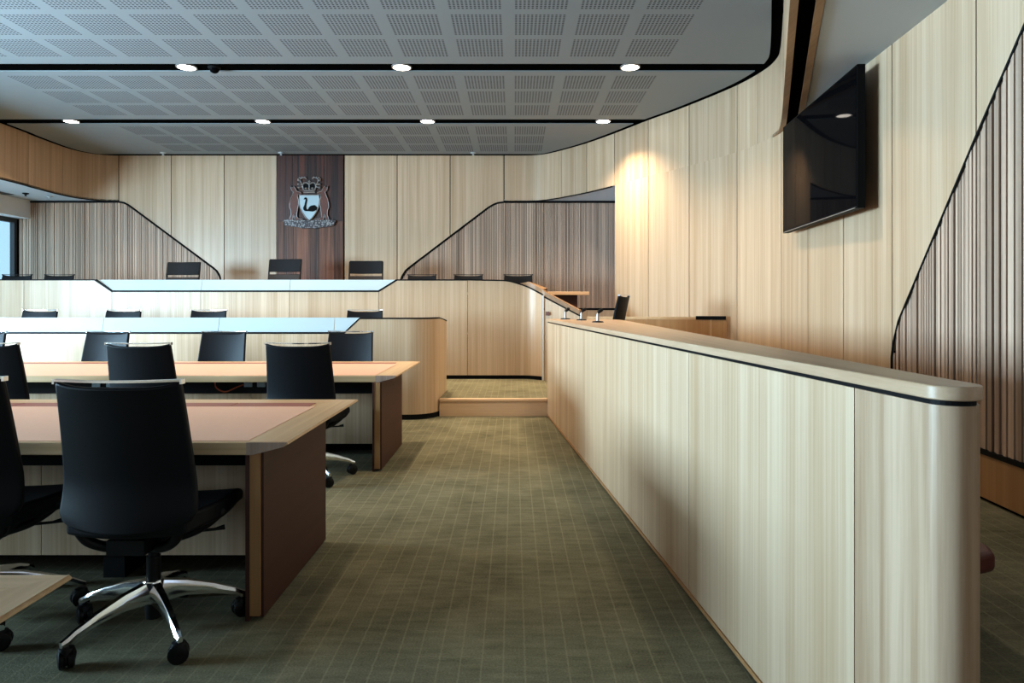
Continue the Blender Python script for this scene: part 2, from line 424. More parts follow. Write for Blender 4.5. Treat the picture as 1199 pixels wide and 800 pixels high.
for b, a in zip(ends, ends[1:]):
    if b < 3.1: continue
    P = cut_panel(a + .006, b - .006, sorted(Wb), lambda s: .2 if s > 4.86 else 3.14, ZS)
    wpanel(m, P)
m.build('veneer_panel', 'oak', wr)
m = MB(); y = 4.86
while y > -2.9:
    T = lambda q: min(zcut(q, Wb, 3.14 if q < 3.1 else .5), 3.14) - .006
    ya, yb_ = y - .0235, y; za, zb2 = T(ya), T(yb_)
    if y > 4.8: za = zb2 = min(za, zb2)
    d = random.choice((0, 0, 0, .005, .010))
    if min(za, zb2) > .52:
        m.loft([(wx(ya) + d, ya, .49), (wx(yb_) + d, yb_, .49), (wx(yb_) + .018, yb_, .49), (wx(ya) + .018, ya, .49)],
               [(wx(ya) + d, ya, za), (wx(yb_) + d, yb_, zb2), (wx(yb_) + .018, yb_, zb2), (wx(ya) + .018, ya, za)])
    y -= .0305
m.build('slat_panel', 'slat', wr)
MB().tube([(wx(y) - .001, y, z) for y, z in Wb[:-1]], .008, 6).build('slat_edging', 'trim', wr)
MB().plan([(wx(4.87) - .008, 4.87), (wx(4.87) + .016, 4.87), (wx(-3) + .016, -3), (wx(-3) - .008, -3)], .462, .488).build('slat_trim', 'trim', wr)
bs = MB()
for b, a in ((4.86, 3.86), (3.86, 2.85), (2.85, 1.0), (1.0, -3)):
    wpanel(bs, [(a + .003, .22), (b - .003, .22), (b - .003, .462), (a + .003, .462)])
struct(bs.build('baseboard_right', 'oak_dark'))

# window wall -------------------------------------------------------
wl = MB().box(XW - .12, XW, -3, BY + .1, -.1, .90).box(XW - .12, XW, -3, BY + .1, 2.83, 4.2).box(XW - .12, XW, -3, .8, .9, 2.83).build('wall_left', 'white'); struct(wl)
pel = MB().box(XW, -8.67, -3, BY - .002, 2.83, ZS + .05).build('trim_3', 'white'); struct(pel)
wn = MB(); ys = [.8, 2.7, 4.6, 6.5, 8.4, 10.3, BY]
wn.box(XW - .09, XW - .01, .8, BY, .90, .97).box(XW - .09, XW - .01, .8, BY, 2.75, 2.829)
for k in ys: wn.box(XW - .09, XW - .01, k - .07 if k > .8 else k, k + .07 if k < 12 else k, .97, 2.75)
wno = wn.build('window_1', 'frame'); struct(wno)
pn = MB()
for a, b in zip(ys, ys[1:]): pn.box(XW - .055, XW - .045, a + .06, b - .06, .96, 2.76)
pn.build('window_pane', 'pane', wno)

# unseen rear wall behind the camera, open window band put in for frontal sky fill
wrr = MB().box(XW - .1, 3.0, -3.12, -3, -.1, 1.25).box(XW - .1, 3.0, -3.12, -3, 2.75, 4.2)
for k in range(6): wrr.box(XW + k * 2.3, XW + k * 2.3 + .25, -3.12, -3, 1.25, 2.75)
struct(wrr.build('wall_rear', 'oak'))
# ceilings ----------------------------------------------------------
ce = MB().box(-9.1, 3.3, -3, BY + .2, 3.962, 4.26).build('ceiling', 'recess'); struct(ce)
ring = offset(left_up, .10) + [(x, y) for x, y in [(-.18, BY - .17)]] + offset(right_up, .10)
ring = [(x, min(y, BY - .17)) for x, y in ring]
def clip(poly, y0, y1):
    for lim, sg in ((y0, 1), (y1, -1)):
        out = []
        for a, b in zip(poly, poly[1:] + poly[:1]):
            da, db = sg * (a[1] - lim), sg * (b[1] - lim)
            if da >= 0: out.append(a)
            if da * db < 0: t = da / (da - db); out.append((a[0] + (b[0] - a[0]) * t, lim))
        poly = out
    r = []
    for p in poly:
        if not r or math.dist(p, r[-1]) > 1e-4: r.append(p)
    return r
for k in (-1, 0, 1, 2):
    a = 5.51 + 2.27 * k
    MB().plan(clip(ring, a, a + 2.03), ZC, ZC + .011).build('acoustic_panel', 'perf', ce)
# soffits over the side aisles
outer_r = [p for p in right_up if p[1] < 7.5]
so = MB()
pr = offset(outer_r, -.205)
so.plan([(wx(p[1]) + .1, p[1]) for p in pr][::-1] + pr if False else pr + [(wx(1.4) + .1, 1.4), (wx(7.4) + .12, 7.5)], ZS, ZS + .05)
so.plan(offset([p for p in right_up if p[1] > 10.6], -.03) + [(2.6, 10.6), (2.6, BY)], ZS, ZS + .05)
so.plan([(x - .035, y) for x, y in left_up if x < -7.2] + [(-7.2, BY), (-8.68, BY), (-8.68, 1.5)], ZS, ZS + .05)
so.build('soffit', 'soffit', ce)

# ================================================================== timber feature panel and coat of arms
root = thing('timber_feature_panel', 'tall dark red-brown rough timber plank panel behind the crest', 'wall panel', (bx(363.5), BY, .75))
m = MB(); x0, x1 = bx(324) + .008, bx(403) - .008
edges = [x0 + (x1 - x0) * t for t in (0, .13, .24, .36, .47, .60, .71, .82, 1)]
for a, b in zip(edges, edges[1:]): m.box(a + .0015, b - .0015, BY - .03, BY + .04, bz(259), 3.961)
m.build('plank_face', 'jarrah', root)
m = MB(); edges = [x0 + (x1 - x0) * t for t in (0, .11, .25, .38, .50, .63, .74, .86, 1)]
for a, b in zip(edges, edges[1:]): m.box(a + .0015, b - .0015, BY - .032 + random.random() * .010, BY + .04, .75, bz(259) - .003)
m.build('plank_face', 'jarrah_low', root)

def cp(u, v): return (bx(325 + u / 10), bz(200 + v / 10))       # crest drawing units -> wall X, Z
arms = thing('mounted_coat_of_arms', 'silver crest of crown, black swan shield and two kangaroos on dark timber', 'coat of arms', (bx(363.5), BY - .05, bz(268)))
Y0 = BY - .034
def plate(pts, d0, d1, name, mat, parent, off=None):
    P = [cp(u, v) for u, v in pts]
    return MB().loft([(x, Y0 - d0 + (.0038 if d0 == 0 else 0), z) for x, z in P], [(x, Y0 - d1, z) for x, z in P]).build(name, mat, parent, off=arms['_o'])
def wire(pts, d, r, mbx=None, closed=False):
    mbx = mbx or MB(); mbx.tube([(cp(u, v)[0], Y0 - d, cp(u, v)[1]) for u, v in pts], r, 6, closed); return mbx
sh = [(268, 292), (384, 292), (500, 292), (501, 370), (490, 430), (465, 490), (430, 545), (384, 590), (338, 545), (303, 490), (278, 430), (267, 370)]
shield = plate(sh, 0, .035, 'shield', 'shieldmat', arms)
wire(sh, .036, .009, closed=True).build('shield_rim', 'silver', shield, off=arms['_o'])
swan = [(322, 346), (330, 326), (345, 318), (360, 330), (361, 355), (353, 390), (349, 430), (357, 462), (372, 458), (386, 430), (410, 415), (450, 410), (480, 440), (470, 466), (430, 484), (370, 480), (335, 478), (319, 462), (316, 440), (330, 410), (340, 370), (344, 345), (336, 338)]
plate(swan, .035, .046, 'swan', 'black', shield)
roo = [(165, 183), (185, 208), (202, 186), (228, 222), (236, 245), (264, 252), (292, 266), (288, 286), (252, 282), (247, 312), (259, 350), (259, 400), (247, 450), (242, 500), (238, 540), (250, 560), (315, 572), (315, 588), (215, 588), (212, 540), (206, 505), (196, 540), (190, 578), (150, 590), (158, 560), (172, 520), (169, 470), (154, 430), (158, 380), (170, 330), (188, 290), (198, 255), (181, 240), (172, 214)]
for mir in (0, 1):
    P = [((766 - u) if mir else u, v) for u, v in roo]
    k = plate(P, 0, .03, 'kangaroo', 'roo', arms)
    wire(P, .03, .0075, closed=True).build('kangaroo_outline', 'silver', k, off=arms['_o'])
comp = [(80, 590), (120, 576), (200, 584), (300, 580), (384, 592), (470, 580), (570, 584), (650, 576), (690, 590), (672, 645), (600, 660), (520, 668), (450, 680), (384, 672), (310, 680), (240, 662), (160, 656), (100, 644)]
plate(comp, 0, .045, 'foliage_base', 'speckle', arms)
cr = MB()
wire([(318, 258), (450, 258)], .03, .014, cr); wire([(322, 236), (446, 236)], .03, .012, cr)
wire([(322, 236), (306, 190), (318, 152), (350, 146), (384, 168), (418, 146), (450, 152), (464, 190), (446, 236)], .03, .014, cr)
wire([(384, 236), (384, 165)], .03, .012, cr); wire([(384, 165), (384, 118)], .03, .007, cr); wire([(368, 136), (400, 136)], .03, .007, cr)
for u in (345, 384, 423): cr.lathe([(.003, -.018), (.02, -.012), (.026, 0), (.02, .012), (.003, .018)], 8, (cp(u, 200)[0], Y0 - .03, cp(u, 212)[1]))
crown = cr.build('crown', 'silver', arms)
plate([(324, 232), (312, 190), (324, 158), (350, 152), (384, 172), (418, 152), (444, 158), (456, 190), (444, 232)], 0, .018, 'crown_cap', 'black', crown)
mt = MB()
for sg in (0, 1):
    q = lambda u: 766 - u if sg else u
    for pts in ([(312, 190), (290, 150), (275, 120), (290, 95), (320, 85), (350, 98)], [(285, 130), (262, 112), (252, 100)], [(290, 100), (272, 85), (262, 92)], [(300, 92), (300, 78)], [(322, 88), (335, 78)], [(300, 165), (276, 170), (262, 160)], [(306, 190), (280, 200), (262, 205)]):
        wire([(q(u), v) for u, v in pts], .025, .011, mt)
    for u, v in ((262, 165), (262, 203), (262, 120)):
        mt.lathe([(.003, -.02), (.022, -.012), (.028, 0), (.022, .012), (.003, .02)], 8, (cp(q(u), v)[0], Y0 - .03, cp(q(u), v)[1]))
mt.build('foliage_sprays', 'silver', arms)

# ================================================================== desks
def make_desk(yf, yb, pf, pb, label, xl=-6.3, outlets=False):
    zt = .74
    xe = -.912
    root = thing('bar_table', label, 'desk', (-3.4, (yf + yb) / 2, 0), group='long bar tables')
    # top: flat slab, its right end bevelled underneath to a thin edge
    prof = [(xl, zt - .052), (-1.06, zt - .052), (-.935, zt - .020), (xe, zt - .008), (xe - .006, zt), (xl, zt)]
    MB().loft([(x, yf, z) for x, z in prof], [(x, yb, z) for x, z in prof]).build('tabletop', 'oak_x', root, bevel=.004)
    MB().plan([(-1.083, yf + .004), (xe - .006, yf + .004), (xe - .006, yb - .004), (-1.083 - .0, yb - .17), (-1.083, yf + .02)], zt, zt + .0012).build('end_border', 'oak_yd', root)
    eg = [(-1.083, zt - .0005), (-.918, zt - .0005), (-.936, zt - .0195), (-1.06, zt - .0515), (-1.083, zt - .0515)]
    MB().loft([(x, yf - .0012, z) for x, z in eg], [(x, yf + .002, z) for x, z in eg]).build('end_grain', 'endgrain', root)
    s0, s1 = yb - .285, yb - .16
    MB().plan([(xl, yf + .022), (-1.085, yf + .022), (-1.085, s0 - .006), (xl, s0 - .006)], zt, zt + .002).build('leather_inlay', 'leather', root)
    sl = MB()
    xs = [-1.115, -1.55, -2.75, -3.95, -5.15, -6.25]
    for a, b in zip(xs[1:], xs): sl.box(a + .004, b - .004, s0, s1, zt - .001, zt + .0025)
    sl.build('cable_flap', 'slotred', root)
    e = MB().box(-1.096, -1.031, pf + .012, pb, .012, zt - .05).build('end_panel', 'burgundy', root)
    MB().box(-1.084, -1.042, pf, pf + .012, .02, zt - .053).build('wood_edge', 'oak_dark', e)
    MB().box(-1.10, -1.084, pf - .004, pf + .02, .0, zt - .053).build('inner_edge', 'burgundy', e)
    MB().box(xl + .1, xl + .165, pf + .012, pb, .0, zt - .05).build('end_panel', 'burgundy', root)
    ym = yf + .46
    md = MB(); x = xl + .17
    while x < -1.11:
        b = min(x + 1.3, -1.10); md.box(x + .002, b - .002, ym, ym + .02, .115, .545); x = b
    md.build('modesty_panel', 'oak', root)
    MB().box(xl + .17, -1.10, ym - .03, ym + .30, .545, zt - .053).build('cable_tray', 'black', root)
    pl = MB().box(xl + .3, -1.2, ym + .30, ym + .33, .0, .545); pl.build('plinth', 'black', root)
    for x in (-1.9, -3.6, -5.3): MB().box(x - .05, x + .05, ym + .022, ym + .30, .0, .545).build('leg', 'black', root)
    if outlets:
        for x in (-2.24, -2.13, -3.4, -3.52):
            MB().box(x - .035, x + .035, ym - .04, ym - .03, .60, .64).build('socket', 'socket', root, bevel=.004)
        MB().tube(spline([(-2.52, ym - .035, .67), (-2.50, ym - .06, .60), (-2.42, ym - .07, .565), (-2.33, ym - .05, .60), (-2.28, ym - .035, .62)], 5), .006, 6).build('cable', 'orange', root)
    return root
make_desk(2.762, 4.01, 2.80, 3.74, 'long desk with peach leather top, under the nearest black chair')
make_desk(5.33, 6.66, 5.30, 6.28, 'long desk with peach leather top, second from camera, before the curved clerks bench', outlets=True)
make_desk(.16, 1.415, .2, 1.15, 'nearest desk, only a pale timber corner showing at the lower left')

# ================================================================== swivel chairs
def make_chair(label, group):
    root = thing('swivel_chair', label, 'chair', (0, 0, 0), group=group); local(root)
    # back: grid with lean, waist and side curve; chair faces +y
    NU, NV = 16, 18
    def bp(u, v, t):
        z = .455 + v * .565
        # half width along height
        w = .254 if v < .12 else .254 - .012 * min(1, (v - .12) / .3) - .016 * max(0, (v - .42) / .58)
        if v < .12: w = .254 - .05 * ((.12 - v) / .12) ** 2.2
        yv = -.215 + .03 * math.sin(min(v / .36, 1) * PI * .5) - .068 * max(0, (v - .30) / .70) ** 1.25
        x = u * w
        y = yv + .045 * u * u * (1 - .35 * v) - t
        zz = z - .021 * v ** 8 * (1 - u * u * u * u) - (.018 * (u * u) * -1 * (1 - v) ** 6)
        return (x, y, zz)
    vs = []; fs = []
    for t in (0, .032):
        for j in range(NV + 1):
            for i in range(NU + 1):
                vs.append(bp(-1 + 2 * i / NU, j / NV, t))
    n1 = (NU + 1) * (NV + 1)
    idx = lambda i, j, k: k * n1 + j * (NU + 1) + i
    for j in range(NV):
        for i in range(NU):
            fs.append((idx(i, j, 0), idx(i + 1, j, 0), idx(i + 1, j + 1, 0), idx(i, j + 1, 0)))
            fs.append((idx(i, j + 1, 1), idx(i + 1, j + 1, 1), idx(i + 1, j, 1), idx(i, j, 1)))
    for i in range(NU):
        fs.append((idx(i, 0, 1), idx(i + 1, 0, 1), idx(i + 1, 0, 0), idx(i, 0, 0)))
        fs.append((idx(i, NV, 0), idx(i + 1, NV, 0), idx(i + 1, NV, 1), idx(i, NV, 1)))
    for j in range(NV):
        fs.append((idx(0, j, 0), idx(0, j + 1, 0), idx(0, j + 1, 1), idx(0, j, 1)))
        fs.append((idx(NU, j, 1), idx(NU, j + 1, 1), idx(NU, j + 1, 0), idx(NU, j, 0)))
    MB().add(vs, fs).build('backrest', 'chairleather', root, bevel=.010, seg=3, smooth=50)
    rail = []
    for i in range(17):
        u = -1 + 2 * i / 16; x, y, z = bp(u, 1, .016); rail.append((x * 1.02, y, 1.0235 - .003 * (1 - u * u)))
    m = MB()
    for a, b in zip(rail, rail[1:]):
        m.loft([(a[0], a[1] - .013, a[2] - .004), (a[0], a[1] + .013, a[2] - .004), (a[0], a[1] + .013, a[2] + .004), (a[0], a[1] - .013, a[2] + .004)],
               [(b[0], b[1] - .013, b[2] - .004), (b[0], b[1] + .013, b[2] - .004), (b[0], b[1] + .013, b[2] + .004), (b[0], b[1] - .013, b[2] + .004)])
    for s in (0, -1): m.box(rail[s][0] - .004, rail[s][0] + .004, rail[s][1] - .014, rail[s][1] + .014, 1.010, 1.028)
    m.build('top_rail', 'chrome', root, smooth=35)
    # seat cushion
    vs = []; ring = []
    def sp(u, v):                                 # u across, v front to back (-1..1)
        w = .245 - .02 * max(0, -v) ; 
        x = u * w; y = .05 + v * .255
        zt = .500 + .012 * u * u - .035 * max(0, v - .45) ** 2 * 3.0 + .01 * max(0, -v)
        return x, y, zt
    ns = 12; vs = []; fs = []
    for k in (0, 1):
        for j in range(ns + 1):
            for i in range(ns + 1):
                u, v = -1 + 2 * i / ns, -1 + 2 * j / ns
                # rounded plan corners
                uu = u * math.sqrt(1 - .18 * v * v); vv = v * math.sqrt(1 - .18 * u * u)
                x, y, z = sp(uu * 1.08, vv * 1.08); vs.append((x, y, z if k == 0 else z - .075 + .03 * max(0, v) ** 2))
    q = (ns + 1) ** 2; idx = lambda i, j, k: k * q + j * (ns + 1) + i
    for j in range(ns):
        for i in range(ns):
            fs.append((idx(i, j, 0), idx(i + 1, j, 0), idx(i + 1, j + 1, 0), idx(i, j + 1, 0)))
            fs.append((idx(i, j + 1, 1), idx(i + 1, j + 1, 1), idx(i + 1, j, 1), idx(i, j, 1)))
    for i in range(ns):
        fs += [(idx(i, 0, 0), idx(i, 0, 1), idx(i + 1, 0, 1), idx(i + 1, 0, 0)), (idx(i, ns, 0), idx(i + 1, ns, 0), idx(i + 1, ns, 1), idx(i, ns, 1)),
               (idx(0, i, 0), idx(0, i + 1, 0), idx(0, i + 1, 1), idx(0, i, 1)), (idx(ns, i, 0), idx(ns, i, 1), idx(ns, i + 1, 1), idx(ns, i + 1, 0))]
    MB().add(vs, fs).build('seat', 'chairleather', root, bevel=.014, seg=3, smooth=50)
    # under-frame: bowl shaped mechanism, curved arms to the back and side brackets
    m = MB()
    m.lathe([(.045, .335), (.075, .345), (.13, .385), (.17, .425), (.17, .435)], 18)
    m.box(-.07, .07, -.20, .12, .37, .425)
    for s in (-1, 1):
        m.tube(spline([(s * .03, -.08, .362), (s * .10, -.13, .378), (s * .16, -.16, .41), (s * .19, -.175, .46)], 5), .020, 8)
        m.tube(spline([(s * .06, .0, .362), (s * .16, .0, .395), (s * .225, .01, .435), (s * .262, .04, .47)], 5), .018, 8)
    m.build('underframe', 'plastic', root, smooth=50)
    MB().tube([(.05, .03, .375), (.20, .10, .37), (.235, .115, .375)], [.006, .006, .011], 8).build('lever', 'plastic', root, smooth=50)
    MB().lathe([(.026, .19), (.026, .30), (.020, .30), (.020, .345)], 16).lathe([(.030, .055), (.032, .10), (.032, .12)], 16).build('gas_lift', 'plastic', root, smooth=40)
    # five star base
    m = MB(); m.lathe([(.033, .115), (.040, .12), (.042, .20), (.038, .207), (.03, .208)], 18)
    cas = []
    for k in range(5):
        a = math.radians(-48 + 72 * k); ca, sa = math.cos(a), math.sin(a)
        T = lambda r, s, z: (r * ca - s * sa, r * sa + s * ca, z)
        secs = [(.025, .026, .120, .202), (.12, .022, .128, .186), (.22, .0175, .116, .155), (.30, .014, .096, .122), (.325, .014, .080, .108), (.345, .010, .078, .098)]
        rings = []
        for r, w, z0, z1 in secs:
            rings.append([T(r, -w * .8, z0), T(r, w * .8, z0), T(r, w, z0 + (z1 - z0) * .55), T(r, w * .55, z1), T(r, -w * .55, z1), T(r, -w, z0 + (z1 - z0) * .55)])
        n = 6; v = [p for rg in rings for p in rg]
        f = [tuple(range(n))[::-1], tuple((len(rings) - 1) * n + i for i in range(n))]
        for j in range(len(rings) - 1):
            for i in range(n): f.append((j * n + i, j * n + (i + 1) % n, (j + 1) * n + (i + 1) % n, (j + 1) * n + i))
        m.add(v, f); cas.append((.325 * ca, .325 * sa, a))
    m.build('star_base', 'chrome', root, smooth=35)
    for k, (x, y, a) in enumerate(cas):
        c = MB(); ang = a + math.radians((70, 20, 100, -40, 60)[k])
        ux, uy = math.cos(ang), math.sin(ang)
        for s in (-1, 1):                        # twin wheels
            ringv = []
            for r, h in ((.008, .012), (.028, .012), (.036, .007), (.036, -.007), (.028, -.012), (.008, -.012)):
                ringv.append((r, h))
            vs = []; fs = []; n = 16
            for r, h in ringv:
                for j in range(n):
                    t = 2 * PI * j / n; d = s * .0140 + h
                    vs.append((x - uy * d + ux * r * math.cos(t), y + ux * d + uy * r * math.cos(t), .036 + r * math.sin(t)))
            for i in range(len(ringv) - 1):
                for j in range(n): fs.append((i * n + j, i * n + (j + 1) % n, (i + 1) * n + (j + 1) % n, (i + 1) * n + j))
            fs += [tuple(range(n))[::-1], tuple((len(ringv) - 1) * n + j for j in range(n))]
            c.add(vs, fs)
        c.lathe([(.016, .014), (.029, .032), (.031, .052), (.024, .074), (.010, .080), (.008, .088)], 12, (x, y, 0))
        c.build('caster', 'plastic', root, smooth=40)
    return root

first = make_chair('black leather swivel chair nearest the camera, its back to us, at the leather-topped desk', 'black leather swivel chairs')
first.location = (-1.435, 2.72, 0)
SEATS = [
 ((-2.16, 2.80, 0), .05, 'black swivel chair cut off by the left photo edge, beside the nearest chair'),
 ((-1.535, 5.09, 0), .0, 'black swivel chair with its back to us at the second desk, nearest to the aisle'),
 ((-2.66, 5.08, 0), .0, 'black swivel chair at the second desk, directly beyond the nearest chair'),
 ((-3.75, 5.08, 0), .03, 'black swivel chair at the second desk, cut by the left photo edge'),
 ((-1.665, 6.66, 0), PI - .08, 'black chair behind the second desk facing us, nearest to the aisle'),
 ((-2.94, 6.66, 0), PI - .06, 'black chair behind the second desk facing us, middle of the three whole ones'),
 ((-4.12, 6.66, 0), PI - .10, 'black chair behind the second desk facing us, leftmost of the three whole ones'),
 ((-5.36, 6.66, 0), PI - .08, 'black chair behind the second desk, a dark sliver at the left photo edge'),
 ((-1.92, 8.52, .2), PI - .04, 'black chair top showing over the clerks bench, nearest to the aisle'),
 ((-3.92, 8.52, .2), PI - .04, 'black chair top showing over the clerks bench, second from the aisle'),
 ((-5.01, 8.52, .2), PI - .04, 'black chair top showing over the clerks bench, third from the aisle'),
 ((-6.08, 8.52, .2), PI - .04, 'black chair top showing over the clerks bench, leftmost of four'),
 ((-7.98, 10.75, .75), PI + .04, 'low black chair top above the judges bench, nearest the window'),
 ((-7.30, 10.75, .75), PI + .04, 'low black chair top above the judges bench, second from the window'),
 ((-1.48, 10.75, .75), PI + .0, 'low dark chair top above the judges bench right wing, leftmost of three'),
 ((-.735, 10.75, .75), PI + .0, 'low dark chair top above the judges bench right wing, middle of three'),
 ((.06, 10.75, .75), PI - .03, 'low dark chair top above the judges bench, beside the small side table'),
]
for loc, rz, lab in SEATS:
    c = dup(first, loc, rz, lab)
    if loc[2] > .5:                              # chairs up on the dais have plain dark tops
        for ch in c.children:
            if ch.name.startswith('top_rail'):
                ch.material_slots[0].link = 'OBJECT'; ch.material_slots[0].material = M['plastic']
dup(first, (1.06, 8.06, .38), math.radians(67), 'black chair seen edge-on behind the microphones on the dividing counter')
struct(MB().box(.62, 2.5, 7.72, 8.45, .2, .38).build('floor_witness_platform', 'carpet'))

# judges' high-back chairs
def make_judge(label):
    root = thing('judge_chair', label, 'chair', (0, 0, 0), group='high-backed judges chairs'); local(root)
    def slab(z0, z1, w0, w1, name, mat):
        # leaned slab (faces +y)
        yy = lambda z: -.20 - (z - .45) * .17
        m = MB(); n = 8; vs = []; fs = []
        for t in (0, .05):
            for j, z in enumerate((z0, (z0 + z1) / 2, z1)):
                w = w0 + (w1 - w0) * j / 2
                for i in range(n + 1):
                    u = -1 + 2 * i / n; vs.append((u * w, yy(z) + .03 * u * u - t, z))
        q = 3 * (n + 1); ix = lambda i, j, k: k * q + j * (n + 1) + i
        for j in range(2):
            for i in range(n):
                fs += [(ix(i, j, 0), ix(i + 1, j, 0), ix(i + 1, j + 1, 0), ix(i, j + 1, 0)), (ix(i, j + 1, 1), ix(i + 1, j + 1, 1), ix(i + 1, j, 1), ix(i, j, 1))]
            fs += [(ix(0, j, 0), ix(0, j + 1, 0), ix(0, j + 1, 1), ix(0, j, 1)), (ix(n, j, 1), ix(n, j + 1, 1), ix(n, j + 1, 0), ix(n, j, 0))]
        for i in range(n):
            fs += [(ix(i, 0, 1), ix(i + 1, 0, 1), ix(i + 1, 0, 0), ix(i, 0, 0)), (ix(i, 2, 0), ix(i + 1, 2, 0), ix(i + 1, 2, 1), ix(i, 2, 1))]
        m.add(vs, fs).build(name, mat, root, bevel=.008, smooth=45)
    slab(.50, 1.035, .275, .270, 'backrest', 'brownleather')
    slab(1.075, 1.285, .272, .268, 'headrest', 'chairleather')
    for s in (-1, 1):
        MB().tube([(s * .272, -.21 - .0, .50), (s * .272, -.27, .9), (s * .270, -.325, 1.27)], .012, 8).build('side_frame', 'plastic', root, smooth=50)
    MB().box(-.27, .27, -.20, .30, .42, .52).build('seat', 'chairleather', root, bevel=.03, seg=3, smooth=50)
    MB().lathe([(.03, .08), (.03, .3), (.09, .38), (.12, .42)], 14).build('gas_lift', 'plastic', root, smooth=40)
    m = MB()
    for k in range(5):
        a = 2 * PI * k / 5; m.tube([(0, 0, .12), (.32 * math.cos(a), .32 * math.sin(a), .06)], [.03, .016], 8)
    m.build('star_base', 'chrome', root, smooth=40)
    for k in range(5):
        a = 2 * PI * k / 5
        MB().lathe([(.005, -.02), (.03, -.02), (.03, .02), (.005, .02)], 12, (.32 * math.cos(a), .32 * math.sin(a), .03), 'x').build('caster', 'plastic', root, smooth=40)
    return root
j1 = make_judge('high-backed dark chair overlapping the left edge of the dark timber panel'); j1.location = (-3.78, 10.86, .75); j1.rotation_euler = (0, 0, PI - .12)
dup(j1, (-5.42, 10.86, .70), PI - .05, 'high-backed dark chair in front of the left slatted wall, below its slope')
dup(j1, (-2.42, 10.86, .72), PI + .0, 'high-backed dark chair just right of the dark timber panel')

# ================================================================== clerks bench
root = thing('clerks_bench', 'curved pale oak bench with blue glass strip, in front of the judges bench', 'bench', (-4, 7.8, 0))
YF = 7.65; zt = 1.142; zg = .985
cut = [-7.8, -5.92, -4.62, -3.32, -2.02]
m = MB()
for a, b in zip(cut, cut[1:]): m.box(a + .003, b - .003, YF, YF + .03, .06, zg - .02)
m.build('front_panel', 'oak', root)
xd0, xd1 = (403 - CX) / F * YF, (421 - CX) / F * YF            # slope of the glass cut-out
path = [(-2.02 + .003, YF), (xd0, YF), (xd1, YF), (-1.3, YF)] + arc(-1.19, YF + .32, .32, -90, 0, 14)
# front end with a solid top (right of the slope)
zz = [zg - .02, zg - .02] + [zt - .012] * (len(path) - 2)
MB().ribbon(path, .06, zz, -.03).build('end_panel', 'oak', root, smooth=40)
side = [(-.87, YF + .324), (-.865, 8.30), (-.855, 8.64)]
MB().ribbon(side, [.06, .06, .06], [zt - .012, 1.11, 1.08], -.03).build('side_panel', 'oak', root)
MB().ribbon([(-7.8, YF - .004), (xd0, YF - .004), (xd1, YF - .004)] + [(x, y - .004) for x, y in path[3:]] + [(-.866, 8.30), (-.851, 8.64)],
            [zg - .02, zg - .02, zt - .012] + [zt - .012] * (len(path) - 3) + [1.11, 1.08], [zg, zg, zt + .004] + [zt + .004] * (len(path) - 3) + [1.124, 1.096], -.05).build('cap_trim', 'trim', root)
g = MB(); gc = [-7.8, -5.92, -4.62, -3.32, -2.02]
for a, b in zip(gc, gc[1:]): g.loft([(a + .003, YF + .01, zg), (b - .003, YF + .01, zg), (b - .003, YF + .02, zg), (a + .003, YF + .02, zg)], [(a + .003, YF + .05, zt + .004), (b - .003, YF + .05, zt + .004), (b - .003, YF + .06, zt + .004), (a + .003, YF + .06, zt + .004)])
g.loft([(-2.017, YF + .01, zg), (xd0, YF + .01, zg), (xd0, YF + .02, zg), (-2.017, YF + .02, zg)], [(-2.017, YF + .05, zt + .004), (xd1, YF + .05, zt + .004), (xd1, YF + .06, zt + .004), (-2.017, YF + .06, zt + .004)])
g.build('glass_strip', 'backglass', root)
MB().ribbon([(-7.8, YF + .02)] + [(x, y + .015) for x, y in path[3:-1]] + [(-.885, 7.9)], 0, .06, -.02).build('kickboard', 'black', root)
MB().plan([(-7.8, YF + .07), (-1.25, YF + .07), (-.93, YF + .4), (-.93, 8.28), (-7.8, 8.28)], .90, .93).build('worktop', 'oak_x', root)
MB().box(-7.8, -7.74, YF + .03, 8.3, .2, .9).build('end_support', 'oak', root)

# ================================================================== judges bench
root = thing('judges_bench', 'long high oak judges bench with pale glass strip and curved right end', 'bench', (-4, 10, .2))
YJ = 10.0; zj = 1.656; zl = 1.487
sx = [-8.9 + .02, (28 - CX) / 80, (131 - CX) / 80, (235 - CX) / 80, (338.7 - CX) / 80, (443.3 - CX) / 80, (547.5 - CX) / 80]
xa, xbv = (111.5 - CX) / 80, (464.5 - CX) / 80
m = MB()
def jpanel(P): m.loft([(x, YJ, z) for x, z in P], [(x, YJ + .03, z) for x, z in P])
zb0 = .255
def jt(a, b, za, zb): jpanel([(a + .003, zb0), (b - .003, zb0), (b - .003, zb - .012), (a + .003, za - .012)])
jt(sx[0], sx[1], zj, zj)
jpanel([(sx[1] + .003, zb0), (sx[2] - .003, zb0), (sx[2] - .003, zl - .012), (xa, zj - .012), (sx[1] + .003, zj - .012)])
for a, b in zip(sx[2:5], sx[3:6]): jt(a, b, zl, zl)
jpanel([(sx[5] + .003, zb0), (sx[6] - .003, zb0), (sx[6] - .003, zj - .012), (xbv, zj - .012), (sx[5] + .003, zl - .012)])
m.build('front_panel', 'oak', root)
